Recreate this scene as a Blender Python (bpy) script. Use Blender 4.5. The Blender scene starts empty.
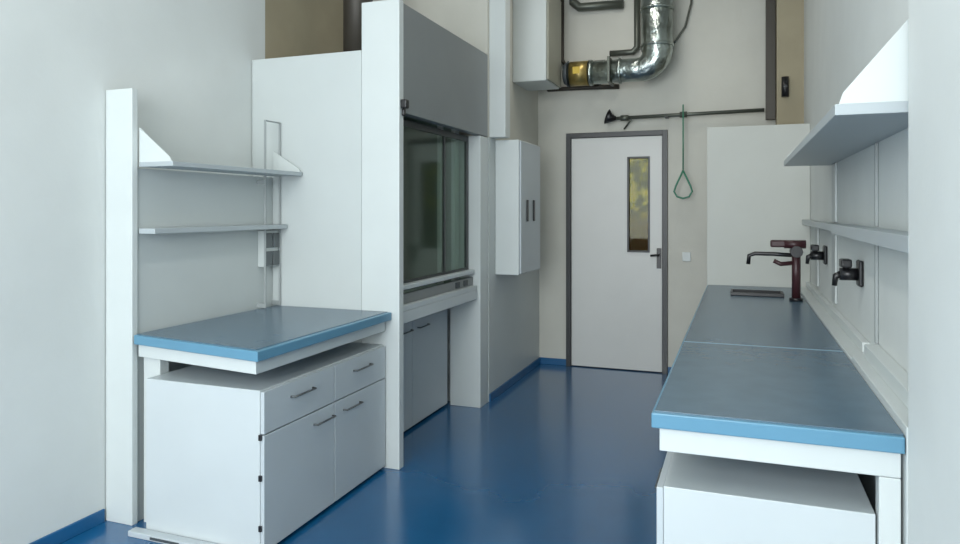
import bpy, bmesh, math
from mathutils import Vector, Matrix
D=bpy.data; C=bpy.context
try: C.scene.view_settings.view_transform='Standard'
except Exception: pass

# ---------------- materials ----------------
def s2l(c):
    return tuple((v/255/12.92) if v/255<=0.04045 else ((v/255+0.055)/1.055)**2.4 for v in c)
def mat(name,rgb,rough=0.5,metal=0.0,var=0.05,scale=3.0,bump=0.0,bscale=60,spec=0.5,bdist=0.01,coat=0):
    m=D.materials.new(name); m.use_nodes=True
    nt=m.node_tree; b=nt.nodes['Principled BSDF']
    b.inputs['Roughness'].default_value=rough; b.inputs['Metallic'].default_value=metal
    b.inputs['Specular IOR Level'].default_value=spec
    b.inputs['Coat Weight'].default_value=coat; b.inputs['Coat Roughness'].default_value=.14
    tc=nt.nodes.new('ShaderNodeTexCoord')
    n=nt.nodes.new('ShaderNodeTexNoise'); n.inputs['Scale'].default_value=scale; n.inputs['Detail'].default_value=4
    nt.links.new(tc.outputs['Object'],n.inputs[0])
    r=nt.nodes.new('ShaderNodeValToRGB')
    l=s2l(rgb)
    r.color_ramp.elements[0].position=0.3; r.color_ramp.elements[1].position=0.7
    r.color_ramp.elements[0].color=(*[max(0,v*(1-var)) for v in l],1)
    r.color_ramp.elements[1].color=(*[min(1,v*(1+var)) for v in l],1)
    nt.links.new(n.outputs[0],r.inputs[0]); nt.links.new(r.outputs[0],b.inputs['Base Color'])
    if bump>0:
        n2=nt.nodes.new('ShaderNodeTexNoise'); n2.inputs['Scale'].default_value=bscale
        nt.links.new(tc.outputs['Object'],n2.inputs[0])
        bp=nt.nodes.new('ShaderNodeBump'); bp.inputs['Strength'].default_value=bump; bp.inputs['Distance'].default_value=bdist
        nt.links.new(n2.outputs[0],bp.inputs['Height']); nt.links.new(bp.outputs[0],b.inputs['Normal'])
    return m
m_wall=mat('wall_paint',(208,212,210),0.7,var=0.03,bump=0.05)
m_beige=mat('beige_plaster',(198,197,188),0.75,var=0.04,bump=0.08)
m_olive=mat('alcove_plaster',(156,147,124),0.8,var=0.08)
m_ceil=mat('ceiling_paint',(215,215,208),0.8)
m_floor=mat('blue_epoxy',(8,84,130),0.25,var=0.14,scale=1.2,bump=0.04,bscale=7,spec=.7,coat=.6)
m_skirt=mat('blue_skirting',(24,88,134),0.4)
m_lam=mat('grey_white_laminate',(192,199,201),0.35,var=0.02)
m_lam2=mat('cabinet_front',(182,190,194),0.35,var=0.02)
m_side=mat('hood_side_panel',(190,196,195),0.4,var=0.02)
m_top=mat('slate_worktop',(84,108,125),0.27,var=0.08,scale=9,bump=0.02,spec=.8)
m_blue=mat('blue_edge_band',(92,140,166),0.3,var=0.03)
m_dgrey=mat('dark_grey_metal_panel',(124,129,130),0.4,var=0.03)
m_black=mat('black_plastic',(22,22,25),0.35)
m_frame=mat('dark_door_frame',(42,44,46),0.4)
m_sash=mat('dark_sash_frame',(44,50,50),0.35)
m_door=mat('door_leaf_paint',(202,203,200),0.4,var=0.02)
m_shelf=mat('shelf_metal',(168,176,179),0.35,var=0.02)
m_back=mat('service_back_panel',(190,196,195),0.4,var=0.02)
m_rail=mat('upright_rail_paint',(182,188,188),0.4,var=0.02)
m_lrod=mat('pale_rail_metal',(150,156,156),0.4,var=0.02)
m_joint=mat('worktop_joint',(130,158,174),0.4,var=0.02)
m_shadeside=mat('unit_shaded_side',(146,146,134),0.5,var=0.04)  # darker tone carries the shade on the wall unit's side face
m_part=mat('partition_paint',(192,194,188),0.6,var=0.02)
m_liner=mat('hood_liner',(150,160,153),0.4,var=0.06)
m_steel=mat('galvanised_duct',(168,176,172),0.3,1.0,var=0.22,scale=6,bump=0.7,bscale=12,bdist=0.03)
m_brass=mat('brassy_coupling',(165,145,90),0.35,0.8,var=0.3,scale=20)
m_rod=mat('grey_rod',(100,104,104),0.35,0.6)
m_pipe=mat('aged_pipe',(92,96,88),0.4,0.5)
m_post=mat('dark_steel_post',(66,62,56),0.5,0.3)
m_green=mat('green_pull',(60,125,100),0.4)
m_yel=mat('yellow_tag',(200,170,60),0.5)
m_red=mat('maroon_valve',(60,32,36),0.4)
m_white=mat('white_enamel',(200,206,205),0.4,var=0.02)
m_gap=mat('dark_grey_base',(66,72,76),0.6)  # plain dark grey for plinths, slots, sockets, end cap and basin
m_sock=mat('socket_grey',(92,98,100),0.5)
def glass(name,tint,refl=0.25,rough=.03):
    m=D.materials.new(name); m.use_nodes=True; nt=m.node_tree
    nt.nodes.remove(nt.nodes['Principled BSDF']); out=nt.nodes['Material Output']
    t=nt.nodes.new('ShaderNodeBsdfTransparent'); t.inputs[0].default_value=(*s2l(tint),1)
    g=nt.nodes.new('ShaderNodeBsdfGlossy'); g.inputs['Roughness'].default_value=rough; g.inputs[0].default_value=(.9,.95,.93,1)
    n=nt.nodes.new('ShaderNodeTexNoise'); n.inputs['Scale'].default_value=2
    mr=nt.nodes.new('ShaderNodeMapRange'); mr.inputs['To Min'].default_value=refl*0.9; mr.inputs['To Max'].default_value=refl*1.1
    nt.links.new(n.outputs[0],mr.inputs['Value'])
    x=nt.nodes.new('ShaderNodeMixShader'); nt.links.new(mr.outputs[0],x.inputs[0])
    nt.links.new(t.outputs[0],x.inputs[1]); nt.links.new(g.outputs[0],x.inputs[2]); nt.links.new(x.outputs[0],out.inputs[0])
    return m
m_glass=glass('sash_glass',(216,226,219),0.10,.10)
m_pane=glass('door_glass',(240,234,195),0.01)
m_hedge=D.materials.new('autumn_hedge'); m_hedge.use_nodes=True
nt=m_hedge.node_tree; b=nt.nodes['Principled BSDF']; b.inputs['Roughness'].default_value=0.9
b.inputs['Specular IOR Level'].default_value=0.0
tc=nt.nodes.new('ShaderNodeTexCoord'); n=nt.nodes.new('ShaderNodeTexNoise'); n.inputs['Scale'].default_value=11; n.inputs['Detail'].default_value=5
r=nt.nodes.new('ShaderNodeValToRGB'); e=r.color_ramp.elements
e[0].position=.42; e[0].color=(.03,.045,.006,1); e[1].position=.60; e[1].color=(.60,.56,.07,1)
k=e.new(.5); k.color=(.20,.24,.03,1)
sx=nt.nodes.new('ShaderNodeSeparateXYZ'); nt.links.new(tc.outputs['Object'],sx.inputs[0])
r2=nt.nodes.new('ShaderNodeMapRange'); r2.inputs['From Min'].default_value=-.18; r2.inputs['From Max'].default_value=.02
nt.links.new(sx.outputs['Z'],r2.inputs['Value'])
mx=nt.nodes.new('ShaderNodeMix'); mx.data_type='RGBA'; mx.inputs[6].default_value=(.10,.045,.012,1)
nt.links.new(r2.outputs[0],mx.inputs[0]); nt.links.new(r.outputs[0],mx.inputs[7])
nt.links.new(tc.outputs['Object'],n.inputs[0]); nt.links.new(n.outputs[0],r.inputs[0]); nt.links.new(mx.outputs[2],b.inputs['Base Color'])

# ---------------- helpers ----------------
def link(o): C.scene.collection.objects.link(o); return o
def wl(o):
    v=Vector(o.location)
    while o.parent: o=o.parent; v+=o.location
    return v
def finish(name,bm,m,parent,center,bevel=0,smooth=False,label=None):
    me=D.meshes.new(name)
    bmesh.ops.recalc_face_normals(bm,faces=bm.faces[:])
    for v in bm.verts: v.co-=center
    bm.to_mesh(me); bm.free()
    me.materials.append(m)
    o=link(D.objects.new(name,me))
    if parent: o.parent=parent; o.location=center-wl(parent)
    else: o.location=center
    if bevel:
        md=o.modifiers.new('b','BEVEL'); md.width=bevel; md.segments=2; md.limit_method='ANGLE'
    if label: o['label']=label
    return o
def addbox(bm,b):
    x0,x1,y0,y1,z0,z1=b
    vs=[bm.verts.new(p) for p in [(x0,y0,z0),(x1,y0,z0),(x1,y1,z0),(x0,y1,z0),(x0,y0,z1),(x1,y0,z1),(x1,y1,z1),(x0,y1,z1)]]
    for f in [(0,3,2,1),(4,5,6,7),(0,1,5,4),(1,2,6,5),(2,3,7,6),(3,0,4,7)]: bm.faces.new([vs[i] for i in f])
def bx(name,b,m,parent=None,bevel=0.003,label=None):
    bl=b if isinstance(b,list) else [b]
    bm=bmesh.new()
    for q in bl: addbox(bm,q)
    c=Vector(((min(q[0] for q in bl)+max(q[1] for q in bl))/2,(min(q[2] for q in bl)+max(q[3] for q in bl))/2,(min(q[4] for q in bl)+max(q[5] for q in bl))/2))
    return finish(name,bm,m,parent,c,bevel,label=label)
def ext(name,pts,vec,m,parent=None,bevel=0.0015,label=None):
    bm=bmesh.new(); vec=Vector(vec)
    a=[bm.verts.new(p) for p in pts]; b=[bm.verts.new(Vector(p)+vec) for p in pts]
    bm.faces.new(a); bm.faces.new(b[::-1])
    n=len(pts)
    for i in range(n): bm.faces.new([a[i],b[i],b[(i+1)%n],a[(i+1)%n]])
    c=sum((Vector(p) for p in pts),Vector())/n
    return finish(name,bm,m,parent,c,bevel,label=label)
def tube(name,pts,rad,m,parent=None,seg=16,label=None):
    pts=[Vector(p) for p in pts]; n=len(pts)
    rs=rad if isinstance(rad,(list,tuple)) else [rad]*n
    bm=bmesh.new(); rings=[]; prev=None
    for i,p in enumerate(pts):
        if i==0: t=pts[1]-p
        elif i==n-1: t=p-pts[-2]
        else: t=(pts[i+1]-p).normalized()+(p-pts[i-1]).normalized()
        if t.length<1e-9: t=pts[1]-pts[0]
        t.normalize()
        if prev is None:
            up=Vector((0,0,1)) if abs(t.z)<.9 else Vector((1,0,0))
            u=t.cross(up).normalized()
        else: u=(prev-t*prev.dot(t)).normalized()
        prev=u; v=t.cross(u)
        rings.append([bm.verts.new(p+(u*math.cos(a)+v*math.sin(a))*rs[i]) for a in [2*math.pi*k/seg for k in range(seg)]])
    for i in range(n-1):
        for k in range(seg): bm.faces.new([rings[i][k],rings[i][(k+1)%seg],rings[i+1][(k+1)%seg],rings[i+1][k]])
    bm.faces.new(rings[0][::-1]); bm.faces.new(rings[-1])
    for f in bm.faces: f.smooth=len(f.verts)==4
    c=sum(pts,Vector())/n
    return finish(name,bm,m,parent,c,0,label=label)
def top(o,label,cat,group=None):
    o['label']=label; o['category']=cat
    if group: o['group']=group
    return o
def emp(name,loc,label,cat,group=None):
    o=link(D.objects.new(name,None)); o.location=loc; o.empty_display_size=.1
    return top(o,label,cat,group)
def struct(o,label=None):
    o['kind']='structure'
    if label: o['label']=label
    return o

XL=-2.78; XR=.48; YB=6.4; H=3.6; YF=-2.2; XW=-1.79
# ---------------- room ----------------
struct(bx('floor',(-3.4,1.5,YF-.2,8.3,-.1,0),m_floor,bevel=0),'glossy blue epoxy floor')
struct(bx('ceiling',(-3.0,1.0,YF-.2,YB+.15,H,H+.1),m_ceil,bevel=0),'plain white ceiling')
struct(bx('wall_left',(XL-.15,XL,YF,3.63,0,H),m_wall,bevel=0),'white painted side wall')
struct(bx('wall_alcove',(XL-.15,XL,3.63,YB+.15,0,H),m_olive,bevel=0),'shaded beige wall behind the fume hood')  # side wall continued; its shade is put into the olive colour
struct(bx('wall_chase',(XL,XW,4.98,YB,0,H),m_beige,bevel=0),'projecting beige wall beside the fume hood')
struct(bx('wall_chase_lining',(XW,XW+.012,4.98,YB,0.0,2.0),m_back,bevel=0),'grey lining on the wall beside the hood')
dx0,dx1,dz=-1.515,-.601,2.16
struct(bx('wall_back',[(XW-.0,dx0,YB,YB+.15,0,H),(dx1,XR+.3,YB,YB+.15,0,H),(dx0,dx1,YB,YB+.15,dz,H)],m_beige,bevel=0),'beige plaster end wall with a door opening')
struct(bx('wall_right',(XR,XR+.15,2.0,YB,0,H),m_wall,bevel=0),'white side wall behind the wall shelves')
struct(bx('wall_pier',(.392,.65,YF,2.0,0,H),m_wall,bevel=0),'white wall end beside the bench')
struct(bx('wall_front',[(-2.93,.65,YF-.15,YF,0,.8),(-2.93,.65,YF-.15,YF,3.2,H),(-2.93,-2.6,YF-.15,YF,.8,3.2),(.2,.65,YF-.15,YF,.8,3.2)],m_wall,bevel=0),'wall with a wide window opening')
bz=.06
struct(bx('baseboard_left',(XL,XL+.012,YF,2.445,0,bz),m_skirt),'blue coved skirting')
struct(bx('baseboard_chase',(XW+.012,XW+.024,4.985,YB,0,bz),m_skirt),'blue coved skirting')
struct(bx('baseboard_back',(XW+.024,dx0-.002,YB-.012,YB,0,bz),m_skirt),'blue coved skirting')
struct(bx('baseboard_end',(dx1+.002,XR-.01,YB-.012,YB,0,bz),m_skirt),'blue coved skirting')

# ---------------- door ----------------
door=link(D.objects.new('door_1',None)); door.location=((dx0+dx1)/2,YB,0); door['kind']='structure'; door['label']='pale grey door with dark frame and narrow vision window'
fw=.045
bx('door_frame',[(dx0,dx0+fw,YB-.03,YB+.1,0,dz),(dx1-fw,dx1,YB-.03,YB+.1,0,dz),(dx0+fw,dx1-fw,YB-.03,YB+.1,dz-fw,dz)],m_frame,door,0.002,'dark grey steel frame')
lx0,lx1=dx0+fw+.004,dx1-fw-.004; wx0,wx1,wz0,wz1=-.955,-.755,1.07,1.93
bx('door_leaf',[(lx0,wx0,YB-.01,YB+.04,.01,dz-fw-.004),(wx1,lx1,YB-.01,YB+.04,.01,dz-fw-.004),(wx0,wx1,YB-.01,YB+.04,.01,wz0),(wx0,wx1,YB-.01,YB+.04,wz1,dz-fw-.004)],m_door,door,0,'pale grey door leaf')
t=.016
bx('window_frame',[(wx0,wx0+t,YB-.02,YB+.04,wz0,wz1),(wx1-t,wx1,YB-.02,YB+.04,wz0,wz1),(wx0+t,wx1-t,YB-.02,YB+.04,wz0,wz0+t),(wx0+t,wx1-t,YB-.02,YB+.04,wz1-t,wz1)],m_frame,door,0.002)
bx('window_pane',(wx0+t,wx1-t,YB+.008,YB+.014,wz0+t,wz1-t),m_pane,door,0)
dh=bx('door_handle',(-.695,-.655,YB-.018,YB-.01,.93,1.11),m_black,door,.003,'black lever handle')
tube('lever',[(-.675,YB-.015,1.05),(-.675,YB-.055,1.05),(-.69,YB-.06,1.05),(-.745,YB-.06,1.045)],.010,m_black,dh)
hd=bx('hedge',(-3.2,1.2,7.9,8.2,0,3.0),m_hedge,bevel=0); top(hd,'autumn green and yellow foliage outside the door window','hedge')

# ---------------- cabinets ----------------
def cabinet(name,b,face,splits,drawers,label,cat,group=None,zdd=.185):
    x0,x1,y0,y1,z0,z1=b
    e_=emp(name,((x0+x1)/2,(y0+y1)/2,0),label,cat,group)
    ft=.02
    if face>0: body=(x0,x1-ft,y0,y1,z0+.02,z1); fx=(x1-ft+.001,x1)
    else: body=(x0+ft,x1,y0,y1,z0+.02,z1); fx=(x0,x0+ft-.001)
    bx('body',body,m_lam,e_,.002)
    bx('plinth',((x0+.03),(x1-.04),y0+.02,y1-.02,z0,z0+.02),m_gap,e_,0,'dark recessed plinth')
    zd=z1-zdd if drawers else z1
    for a,c in zip(splits[:-1],splits[1:]):
        hx=(fx[1]+.020) if face>0 else (fx[0]-.020)
        fxe=fx[1]-.004 if face>0 else fx[0]+.004
        if drawers:
            d=bx('drawer',(fx[0],fx[1],a+.003,c-.003,zd+.003,z1-.006),m_lam2,e_,.002)
            ym=(a+c)/2; zz=zd+.115
            tube('handle',[(fxe,ym-.085,zz),(hx,ym-.08,zz),(hx,ym+.08,zz),(fxe,ym+.085,zz)],.0048,m_rod,d,10,'grey metal bar handle')
        d=bx('door',(fx[0],fx[1],a+.003,c-.003,z0+.02,zd-.003),m_lam2,e_,.002)
        mid=(splits[0]+splits[-1])/2
        ya=(c-.18 if (a+c)/2<mid else a+.08); zz=zd-.06
        tube('handle',[(fxe,ya,zz),(hx,ya+.005,zz),(hx,ya+.155,zz),(fxe,ya+.16,zz)],.0048,m_rod,d,10,'grey metal bar handle')
    return e_
c1=cabinet('base_cabinet',(-2.495,-1.86,2.42,3.49,0,.695),1,[2.42,2.965,3.49],True,'pale grey base cabinet with two drawers above two doors','cabinet')
for z in (.50,.33,.12):
    bx('hinge',(-1.882,-1.868,2.412,2.4195,z-.012,z+.012),m_black,c1,.001,'small dark hinge')
cabinet('base_cabinet',(-2.70,-2.03,3.585,4.775,0,.72),1,[3.585,4.18,4.775],False,'pale grey base cabinet under the fume hood','cabinet')
g='base cabinets under the long bench'
cabinet('base_cabinet',(-.225,.33,2.06,3.05,0,.66),-1,[2.06,2.55,3.05],True,'pale grey base cabinet under the bench end','cabinet',g)
cabinet('base_cabinet',(-.225,.33,3.2,4.3,0,.66),-1,[3.2,3.75,4.3],True,'pale grey base cabinet under the long bench','cabinet',g)
cabinet('base_cabinet',(-.225,.33,4.4,5.5,0,.66),-1,[4.4,4.95,5.5],True,'pale grey base cabinet under the long bench','cabinet',g)

# ---------------- worktops + frames ----------------
def worktop(b,label,border):
    x0,x1,y0,y1,z0,z1=b
    e_=emp('lab_worktop',((x0+x1)/2,(y0+y1)/2,z0),label,'worktop')
    bx('edge_band',(x0,x1,y0,y1,z0,z1-.002),m_blue,e_,.004,'light blue edge band')
    l,r,n_,f=border
    bx('surface',(x0+l,x1-r,y0+n_,y1-f,z1-.002,z1+.001),m_top,e_,.0005,'slate grey worktop surface')
    return e_
e_=emp('lab_worktop',(-2.2,2.9,.835),'slate grey lab worktop with light blue edge beside the fume hood','worktop')
ext('edge_band',[(-2.60,2.45,.835),(-1.825,2.335,.835),(-1.825,3.495,.835),(-2.60,3.495,.835)],(0,0,.043),m_blue,e_,.004,'light blue edge band')
ext('surface',[(-2.598,2.465,.878),(-1.85,2.357,.878),(-1.85,3.494,.878),(-2.598,3.494,.878)],(0,0,.003),m_top,e_,.0005,'slate grey worktop surface')
worktop((-.235,.390,2.02,3.140,.835,.88),'slate grey worktop section with light blue edge over the drawer cabinet',(.008,.0,.018,.0))
w2=worktop((-.235,.390,3.141,5.605,.835,.88),'long slate grey worktop section holding the sink and tap',(.008,.0,.012,.0))
bx('joint_strip',(-.228,.388,3.142,3.153,.878,.882),m_joint,w2,0,'pale blue joint strip')
f1=emp('steel_trestle',(-2.2,2.9,0),'white steel support trestle carrying the worktop by the fume hood','trestle')
ext('apron',[(-2.598,2.475,.775),(-1.86,2.37,.775),(-1.86,3.485,.775),(-1.885,3.485,.775),(-1.885,2.40,.775),(-2.598,2.50,.775)],(0,0,.06),m_white,f1,.002)
bx('leg',(-2.598,-2.50,2.505,2.56,.0,.774),m_white,f1)
bx('foot',(-2.55,-2.03,2.37,2.415,0,.025),m_lam2,f1)
bx('foot_slot',(-2.42,-2.26,2.366,2.3695,.008,.018),m_gap,f1,0,'small dark slot')
f2=emp('steel_trestle',(.1,3.8,0),'white steel support trestle carrying the long worktop','trestle')
bx('apron',[(-.215,.385,2.045,2.075,.765,.835),(-.215,-.185,2.075,5.58,.765,.835)],m_white,f2)
bx('leg',(.335,.385,2.045,2.095,0,.764),m_white,f2)
bx('leg',(.335,.385,3.08,3.13,0,.835),m_white,f2)
bx('leg',(.335,.385,5.53,5.58,0,.835),m_white,f2)
ld=bx('service_ledge',[(.392,XR-.001,2.02,2.95,.0,.905),(.392,XR-.001,2.95,5.60,.0,.89),(.43,XR-.001,2.02,2.92,.905,.955),(.45,XR-.001,3.1,5.60,.89,.93)],m_white,None,.003); top(ld,'white stepped service ledge along the wall behind the long bench','ledge')
pn=bx('partition_panel',(-.235,XR-.002,5.61,5.65,0,2.08),m_part,None,.002); top(pn,'pale grey panel standing at the end of the long bench','panel')

# ---------------- left service wall + shelves ----------------
sw=emp('service_wall',(-2.70,3.0,0),'pale grey service wall panel with sockets behind the worktop','service wall')
bx('back_panel',(-2.775,-2.625,2.49,3.495,0,1.645),m_back,sw,.002)
bx('end_panel',(-2.775,-2.615,2.455,2.488,0,2.01),m_white,sw,.003,'white upright end panel')
xa,xb=-2.574,-2.562
bx('rail_frame',[(xa,xb,3.35,3.357,.885,1.97),(xa,xb,3.488,3.495,.885,1.97),(xa,xb,3.357,3.488,1.963,1.97),(-2.624,xa,3.35,3.357,.885,.91),(-2.624,xa,3.488,3.495,.885,.91),(-2.624,xa,3.35,3.357,1.60,1.62)],m_lrod,sw,.001,'thin pale upright rail frame')
bx('socket_mount',(-2.624,-2.576,3.36,3.485,1.12,1.33),m_side,sw,.002,'pale socket mounting block')
for dz_ in (0,.105):
    for dy in (0,.07):
        bx('socket',(-2.575,-2.566,3.36+dy,3.36+dy+.058,1.125+dz_,1.125+dz_+.085),m_sock,sw,.002,'grey power socket')
def shelf(x0,x1,y0,y1,z,th,label,brk,side,group):
    e_=emp('wall_shelf',((x0+x1)/2,(y0+y1)/2,z),label,'shelf',group)
    bx('board',(x0,x1,y0,y1,z,z+th),m_shelf,e_,.002)
    for yb,hh in brk:
        if side>0: pts=[(x0,yb,z+th),(x1-.01,yb,z+th),(x1-.02,yb,z+th+.02),(x0,yb,z+th+hh)]
        else: pts=[(x1,yb,z+th),(x0+.01,yb,z+th),(x0+.02,yb,z+th+.03),(x1,yb,z+th+hh)]
        ext('bracket',pts,(0,.006,0),m_white,e_,0,'white triangular end bracket')
    return e_
shelf(-2.61,-2.41,2.49,3.495,1.65,.022,'upper pale grey metal shelf with triangular end brackets',[(2.492,.16),(3.485,.13)],1,'shelves above the worktop')
shelf(-2.61,-2.515,2.49,3.495,1.34,.025,'lower shallow pale grey metal shelf',[],1,'shelves above the worktop')
shelf(.235,XR-.001,2.06,4.36,1.70,.03,'deep pale grey wall shelf with white bracket above long bench',[(2.063,.30),(4.34,.25)],-1,'shelves above the long bench')
shelf(.395,XR-.001,2.02,3.60,1.34,.045,'thick pale grey wall shelf section above the worktop end',[],-1,'shelves above the long bench')
shelf(.42,XR-.001,3.66,5.58,1.345,.035,'shallow pale grey wall shelf section by the gas taps',[],-1,'shelves above the long bench')
def upright(y0,y1,z0,z1,lab,mm,th=.012):
    ra=bx('upright_rail',(XR-th,XR-.001,y0,y1,z0,z1),mm,None,.002); top(ra,lab,'rail','upright wall rails')
for y,wd,mm,lab in ((2.93,.02,m_lrod,'thin grey upright rail'),(4.1,.14,m_rail,'broad pale grey upright rail'),(5.0,.14,m_rail,'broad pale grey upright rail')):
    upright(y,y+wd,.957,1.338,lab+' between ledge and lower shelf',mm)
    if y<4.2: upright(y,y+wd,1.388,1.698,lab+' between the two shelves',mm)

# ---------------- fume hood ----------------
fh=emp('fume_hood',(-2.28,4.2,0),'tall white fume hood with grey fascia and dark glass sash','fume hood')
bx('side_panel',(-2.775,-2.021,3.50,3.56,0,2.36),m_side,fh,.002,'white side panel')
bx('side_panel',(-2.775,-2.021,4.9,4.965,0,2.36),m_side,fh,.002,'white side panel')
bx('back_panel',(-2.775,-2.74,3.561,4.899,.76,2.33),m_liner,fh,.001)
bx('top_panel',(-2.775,-2.021,3.561,4.899,2.33,2.36),m_side,fh,.001)
bx('front_post',(-2.02,-1.78,3.50,3.555,0,2.63),m_white,fh,.004,'white front post')
bx('front_post',(-2.02,-1.78,4.80,4.965,0,1.995),m_white,fh,.004,'white front post')
bx('fascia',(-1.84,-1.782,3.556,4.965,2.0,2.62),m_dgrey,fh,.003,'grey metal fascia')
bx('inner_lining',(-2.739,-1.95,3.561,3.575,.9,2.2),m_liner,fh,0)
bx('inner_lining',(-2.739,-1.95,4.78,4.797,.9,2.2),m_liner,fh,0)
bx('work_surface',(-2.739,-1.80,3.576,4.779,.87,.90),m_lam,fh,.002)
bx('sill',(-1.86,-1.80,3.56,4.795,.80,.869),m_lam,fh,.003)
bx('service_rail',(-1.86,-1.835,3.56,4.795,.901,.96),m_dgrey,fh,.003,'dark grey recessed service band')
for y in (4.45,4.6):
    bx('service_socket',(-1.834,-1.826,y,y+.07,.91,.95),m_gap,fh,.002,'small dark socket')
sash=bx('sash',[(-1.89,-1.87,3.56,3.60,.97,1.99),(-1.89,-1.87,4.755,4.795,.97,1.99),(-1.89,-1.87,3.60,4.755,1.95,1.99),(-1.89,-1.87,3.60,4.755,.97,1.03),(-1.89,-1.87,4.35,4.365,1.03,1.95)],m_sash,fh,.002,'dark framed sash')
bx('glass',[(-1.883,-1.877,3.60,4.35,1.03,1.95),(-1.883,-1.877,4.365,4.755,1.03,1.95)],m_glass,sash,0,'dark reflective glass')
bx('sash_handle',(-1.869,-1.82,3.57,4.79,.985,1.015),m_lam,sash,.006)
bx('reflection_band',(-1.945,-1.915,4.64,4.72,.901,2.3),m_white,fh,.004,'pale band standing for a reflection in the sash glass')  # pale bands built behind the sash in place of glass reflections
bx('reflection_band',(-1.98,-1.95,4.47,4.52,.901,2.3),m_white,fh,.004,'pale band standing for a reflection in the sash glass')
bx('pulley',[(-1.79,-1.745,3.515,3.56,2.02,2.07),(-1.80,-1.765,3.53,3.56,1.98,2.02)],m_black,fh,.008,'black pulley block')
du=tube('exhaust_duct',[(-2.45,4.2,2.362),(-2.45,4.2,H)],.1,m_post,None,24); top(du,'dark round exhaust duct rising from the fume hood','duct')

# ---------------- electrical boxes ----------------
eb=emp('electrical_cabinet',(-1.68,5.4,.95),'white wall mounted electrical cabinet with dark latches','electrical box')
bx('body',(XW+.013,-1.585,5.12,5.69,.95,1.99),m_white,eb,.006)
dd=bx('door',(-1.584,-1.57,5.13,5.68,.96,1.98),m_lam2,eb,.004)
bx('latch',(-1.569,-1.560,5.27,5.31,1.36,1.53),m_black,dd,.003,'dark latch')
bx('latch',(-1.569,-1.560,5.45,5.49,1.36,1.53),m_black,dd,.003,'dark latch')
tr=bx('cable_trunking',(XW,-1.66,5.02,5.135,2.002,H),m_white,None,.003); top(tr,'white vertical cable trunking above the electrical cabinet','cable trunking')
cv=emp('ceiling_unit',(-1.63,5.82,2.52),'white box unit mounted high on the wall','wall unit')
bx('body',(XW,-1.50,5.60,6.06,2.52,3.3),m_white,cv,.008)
bx('cover',(-1.499,-1.48,5.61,6.05,2.53,3.29),m_shadeside,cv,.004,'side cover with shade put into its colour')

# ---------------- ducts & pipes ----------------
vd=emp('ventilation_duct',(-.66,6.1,2.65),'galvanised duct with a tight elbow and brassy coupling','duct')
R=.15
pts=[(-1.42,6.08,2.65),(-.66-R,6.08,2.65)]
for i in range(1,8):
    a=i/8*math.pi/2; pts.append((-.66-R+R*math.sin(a),6.08,2.65+R-R*math.cos(a)))
pts+=[(-.66,6.08,2.65+R),(-.66,6.08,H)]
rr=[.10,.10]+[.10+.03*i/8 for i in range(1,8)]+[.13,.13]
tube('duct_pipe',pts,rr,m_steel,vd,28)
tube('coupling',[(-1.40,6.08,2.65),(-1.24,6.08,2.65)],.108,m_brass,vd,28,'brassy coupling section')
for x in (-1.22,-.97):
    tube('duct_collar',[(x-.012,6.08,2.65),(x+.012,6.08,2.65)],.112,m_steel,vd,28)
for z in (2.84,3.15):
    tube('duct_collar',[(-.66,6.08,z-.012),(-.66,6.08,z+.012)],.140,m_steel,vd,28)
tube('duct_cap',[(-1.46,6.08,2.65),(-1.42,6.08,2.65)],[.085,.115],m_gap,vd,28,'dark end cap')
bx('tag',(-1.36,-1.30,5.963,5.970,2.63,2.69),m_yel,vd,.001,'yellow tag')
bx('clamp',(-1.06,-1.04,5.96,6.2,2.54,2.76),m_pipe,vd,.002,'dark clamp band')
bx('hanger',(-1.22,-1.19,6.185,6.399,2.60,2.70),m_rod,vd,.001)
def pipe(pts,r,label,mm=None):
    o=tube('service_pipe',pts,r,mm or m_post,None,12); top(o,label,'pipe','service pipes above the duct')
pipe([(-1.44,6.34,3.6),(-1.44,6.34,3.36),(-1.38,6.34,3.31),(-.98,6.34,3.30)],.04,'grey service pipe above the duct near the ceiling',m_pipe)
pipe([(-1.55,6.37,3.6),(-1.55,6.37,2.84),(-1.52,6.37,2.80),(-1.15,6.37,2.80)],.018,'thin dark pipe running down then along the wall')
pipe([(-1.70,6.34,3.6),(-1.70,6.34,2.62),(-1.67,6.34,2.57),(-1.30,6.34,2.57),(-1.02,6.34,2.56)],.022,'dark pipe running down beside the wall unit')
pipe([(-.86,6.33,3.6),(-.86,6.33,2.9),(-.90,6.33,2.86),(-1.1,6.33,2.86)],.028,'dark pipe beside the vertical duct',m_pipe)
cb=tube('hanging_cable',[(-.38,6.385,3.6),(-.40,6.36,3.25),(-.45,6.35,3.05),(-.53,6.35,2.93),(-.60,6.385,2.86)],.009,m_pipe,None,10); top(cb,'thin dark cable drooping by the duct','cable')
sp=emp('safety_shower_pipe',(-.4,6.3,2.28),'aged grey pipe with shower head and green pull ring','pipe')
tube('pipe',[(-1.05,6.3,2.27),(.19,6.3,2.285)],.016,m_pipe,sp,12)
tube('pipe_fitting',[(-1.0,6.3,2.27),(-.93,6.3,2.27)],.026,m_pipe,sp,12)
tube('pipe_fitting',[(-.49,6.3,2.277),(-.43,6.3,2.277)],.026,m_pipe,sp,12)
tube('shower_head',[(-1.12,6.3,2.29),(-1.08,6.3,2.275),(-1.04,6.3,2.27)],[.07,.035,.018],m_black,sp,16,'dark shower head')
bx('wall_bracket',(-.62,-.59,6.286,6.399,2.26,2.29),m_black,sp,.002)
tube('brace',[(-.9,6.3,2.262),(-.98,6.37,2.18)],.008,m_pipe,sp,8)
pl=tube('pull_rod',[(-.46,6.27,2.36),(-.46,6.27,1.79)],.006,m_green,sp,8,'green pull rod')
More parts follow.
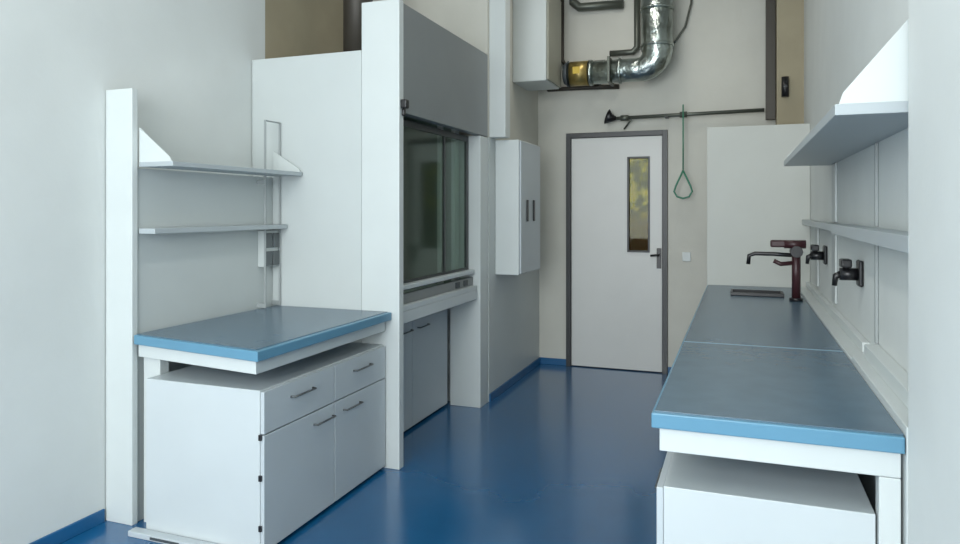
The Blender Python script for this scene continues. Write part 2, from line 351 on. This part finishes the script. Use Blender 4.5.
ring=[(-.46,6.27,1.79),(-.40,6.27,1.66),(-.385,6.27,1.61),(-.41,6.27,1.565),(-.46,6.27,1.55),(-.51,6.27,1.565),(-.535,6.27,1.61),(-.52,6.27,1.66),(-.46,6.27,1.79)]
tube('pull_ring',ring,.008,m_green,pl,8,'green pull ring')
co=bx('steel_upright',(.20,.275,6.25,6.32,2.2,H),m_post,None,.003); top(co,'dark steel upright post on the end wall','post')
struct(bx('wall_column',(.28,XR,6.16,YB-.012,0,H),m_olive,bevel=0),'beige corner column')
va=emp('valve',(.34,6.16,2.36),'small dark valve on the corner column','valve')
tube('valve_body',[(.34,6.131,2.36),(.34,6.131,2.52)],.028,m_black,va,14)
tube('valve_stem',[(.34,6.159,2.44),(.34,6.09,2.44)],.014,m_black,va,10)
sw2=bx('light_switch',(-.475,-.405,YB-.014,YB,1.0,1.08),m_white,None,.003); top(sw2,'small white light switch beside the door','switch')

# ---------------- taps ----------------
def gas_tap(y,z):
    x=XR-.001
    e_=emp('gas_tap',(x,y,z),'black wall mounted gas tap above the bench','tap','gas taps on the service wall')
    bx('flange',(x-.018,x,y-.045,y+.045,z-.05,z+.06),m_black,e_,.008)
    tube('tap_body',[(x-.015,y,z),(x-.085,y,z)],.026,m_black,e_,12)
    bx('lever',(x-.085,x-.045,y-.06,y+.02,z+.03,z+.065),m_black,e_,.006)
    tube('lever_stem',[(x-.06,y,z+.02),(x-.06,y,z+.035)],.012,m_black,e_,10)
    tube('nozzle',[(x-.075,y,z),(x-.10,y,z-.01),(x-.105,y,z-.05)],[.018,.014,.010],m_black,e_,10)
gas_tap(3.30,1.18); gas_tap(4.58,1.18)
fa=emp('bench_tap',(.33,4.80,.881),'dark maroon bench tap with long swivel spout and stacked levers','tap')
tube('base',[(.33,4.80,.881),(.33,4.80,.90)],.04,m_black,fa,16)
tube('column',[(.33,4.80,.90),(.33,4.80,1.24)],.026,m_red,fa,14)
tube('valve_head',[(.33,4.74,1.19),(.33,4.87,1.19)],.036,m_black,fa,12)
tube('valve_head',[(.26,4.80,1.235),(.385,4.80,1.235)],.026,m_red,fa,12)
bx('valve_block',(.18,.28,4.785,4.835,1.215,1.26),m_red,fa,.010)
tube('lever',[(.33,4.80,1.12),(.24,4.79,1.11),(.20,4.79,1.13)],.014,m_red,fa,10)
tube('spout',[(.33,4.80,1.165),(.20,4.83,1.17),(.09,4.85,1.17),(.055,4.85,1.155),(.05,4.85,1.10)],.013,m_black,fa,12)
sk=emp('drip_sink',(.12,5.0,.882),'small dark drip cup sink set in the worktop','sink')
bx('rim',[(-.06,.27,4.95,4.965,.882,.905),(-.06,.27,5.12,5.135,.882,.905),(-.06,-.045,4.965,5.12,.882,.905),(.255,.27,4.965,5.12,.882,.905)],m_black,sk,.003)
bx('basin',(-.045,.255,4.965,5.12,.882,.886),m_gap,sk,0)

# ---------------- camera ----------------
yaw=math.atan(260/700)
cam=D.cameras.new('Camera'); co=link(D.objects.new('Camera',cam)); co.location=(0,0,1.45)
co.rotation_euler=(math.pi/2,0,yaw); cam.sensor_width=36; cam.lens=36*700/960; cam.shift_y=-62/960; cam.clip_start=.05
C.scene.camera=co
# ---------------- lights ----------------
def area(name,loc,rot,sx,sy,p,col):
    l=D.lights.new(name,'AREA'); l.shape='RECTANGLE'; l.size=sx; l.size_y=sy; l.energy=p; l.color=col
    o=link(D.objects.new(name,l)); o.location=loc; o.rotation_euler=rot; return o
area('window_daylight',(-1.2,YF-.02,2.0),(math.pi/2,0,0),2.7,2.3,225,(.93,.98,1.0))
area('ceiling_fill',(-.8,5.0,H-.03),(0,0,0),.3,1.3,10,(1,.96,.88))  # both overhead areas are added fill, no fitting in view
area('ceiling_fill',(-.8,2.0,H-.03),(0,0,0),.3,1.3,16,(1,.99,.96))
w=D.worlds.new('World'); C.scene.world=w; w.use_nodes=True
bg=w.node_tree.nodes['Background']; bg.inputs[0].default_value=(.85,.93,1,1); bg.inputs[1].default_value=.9
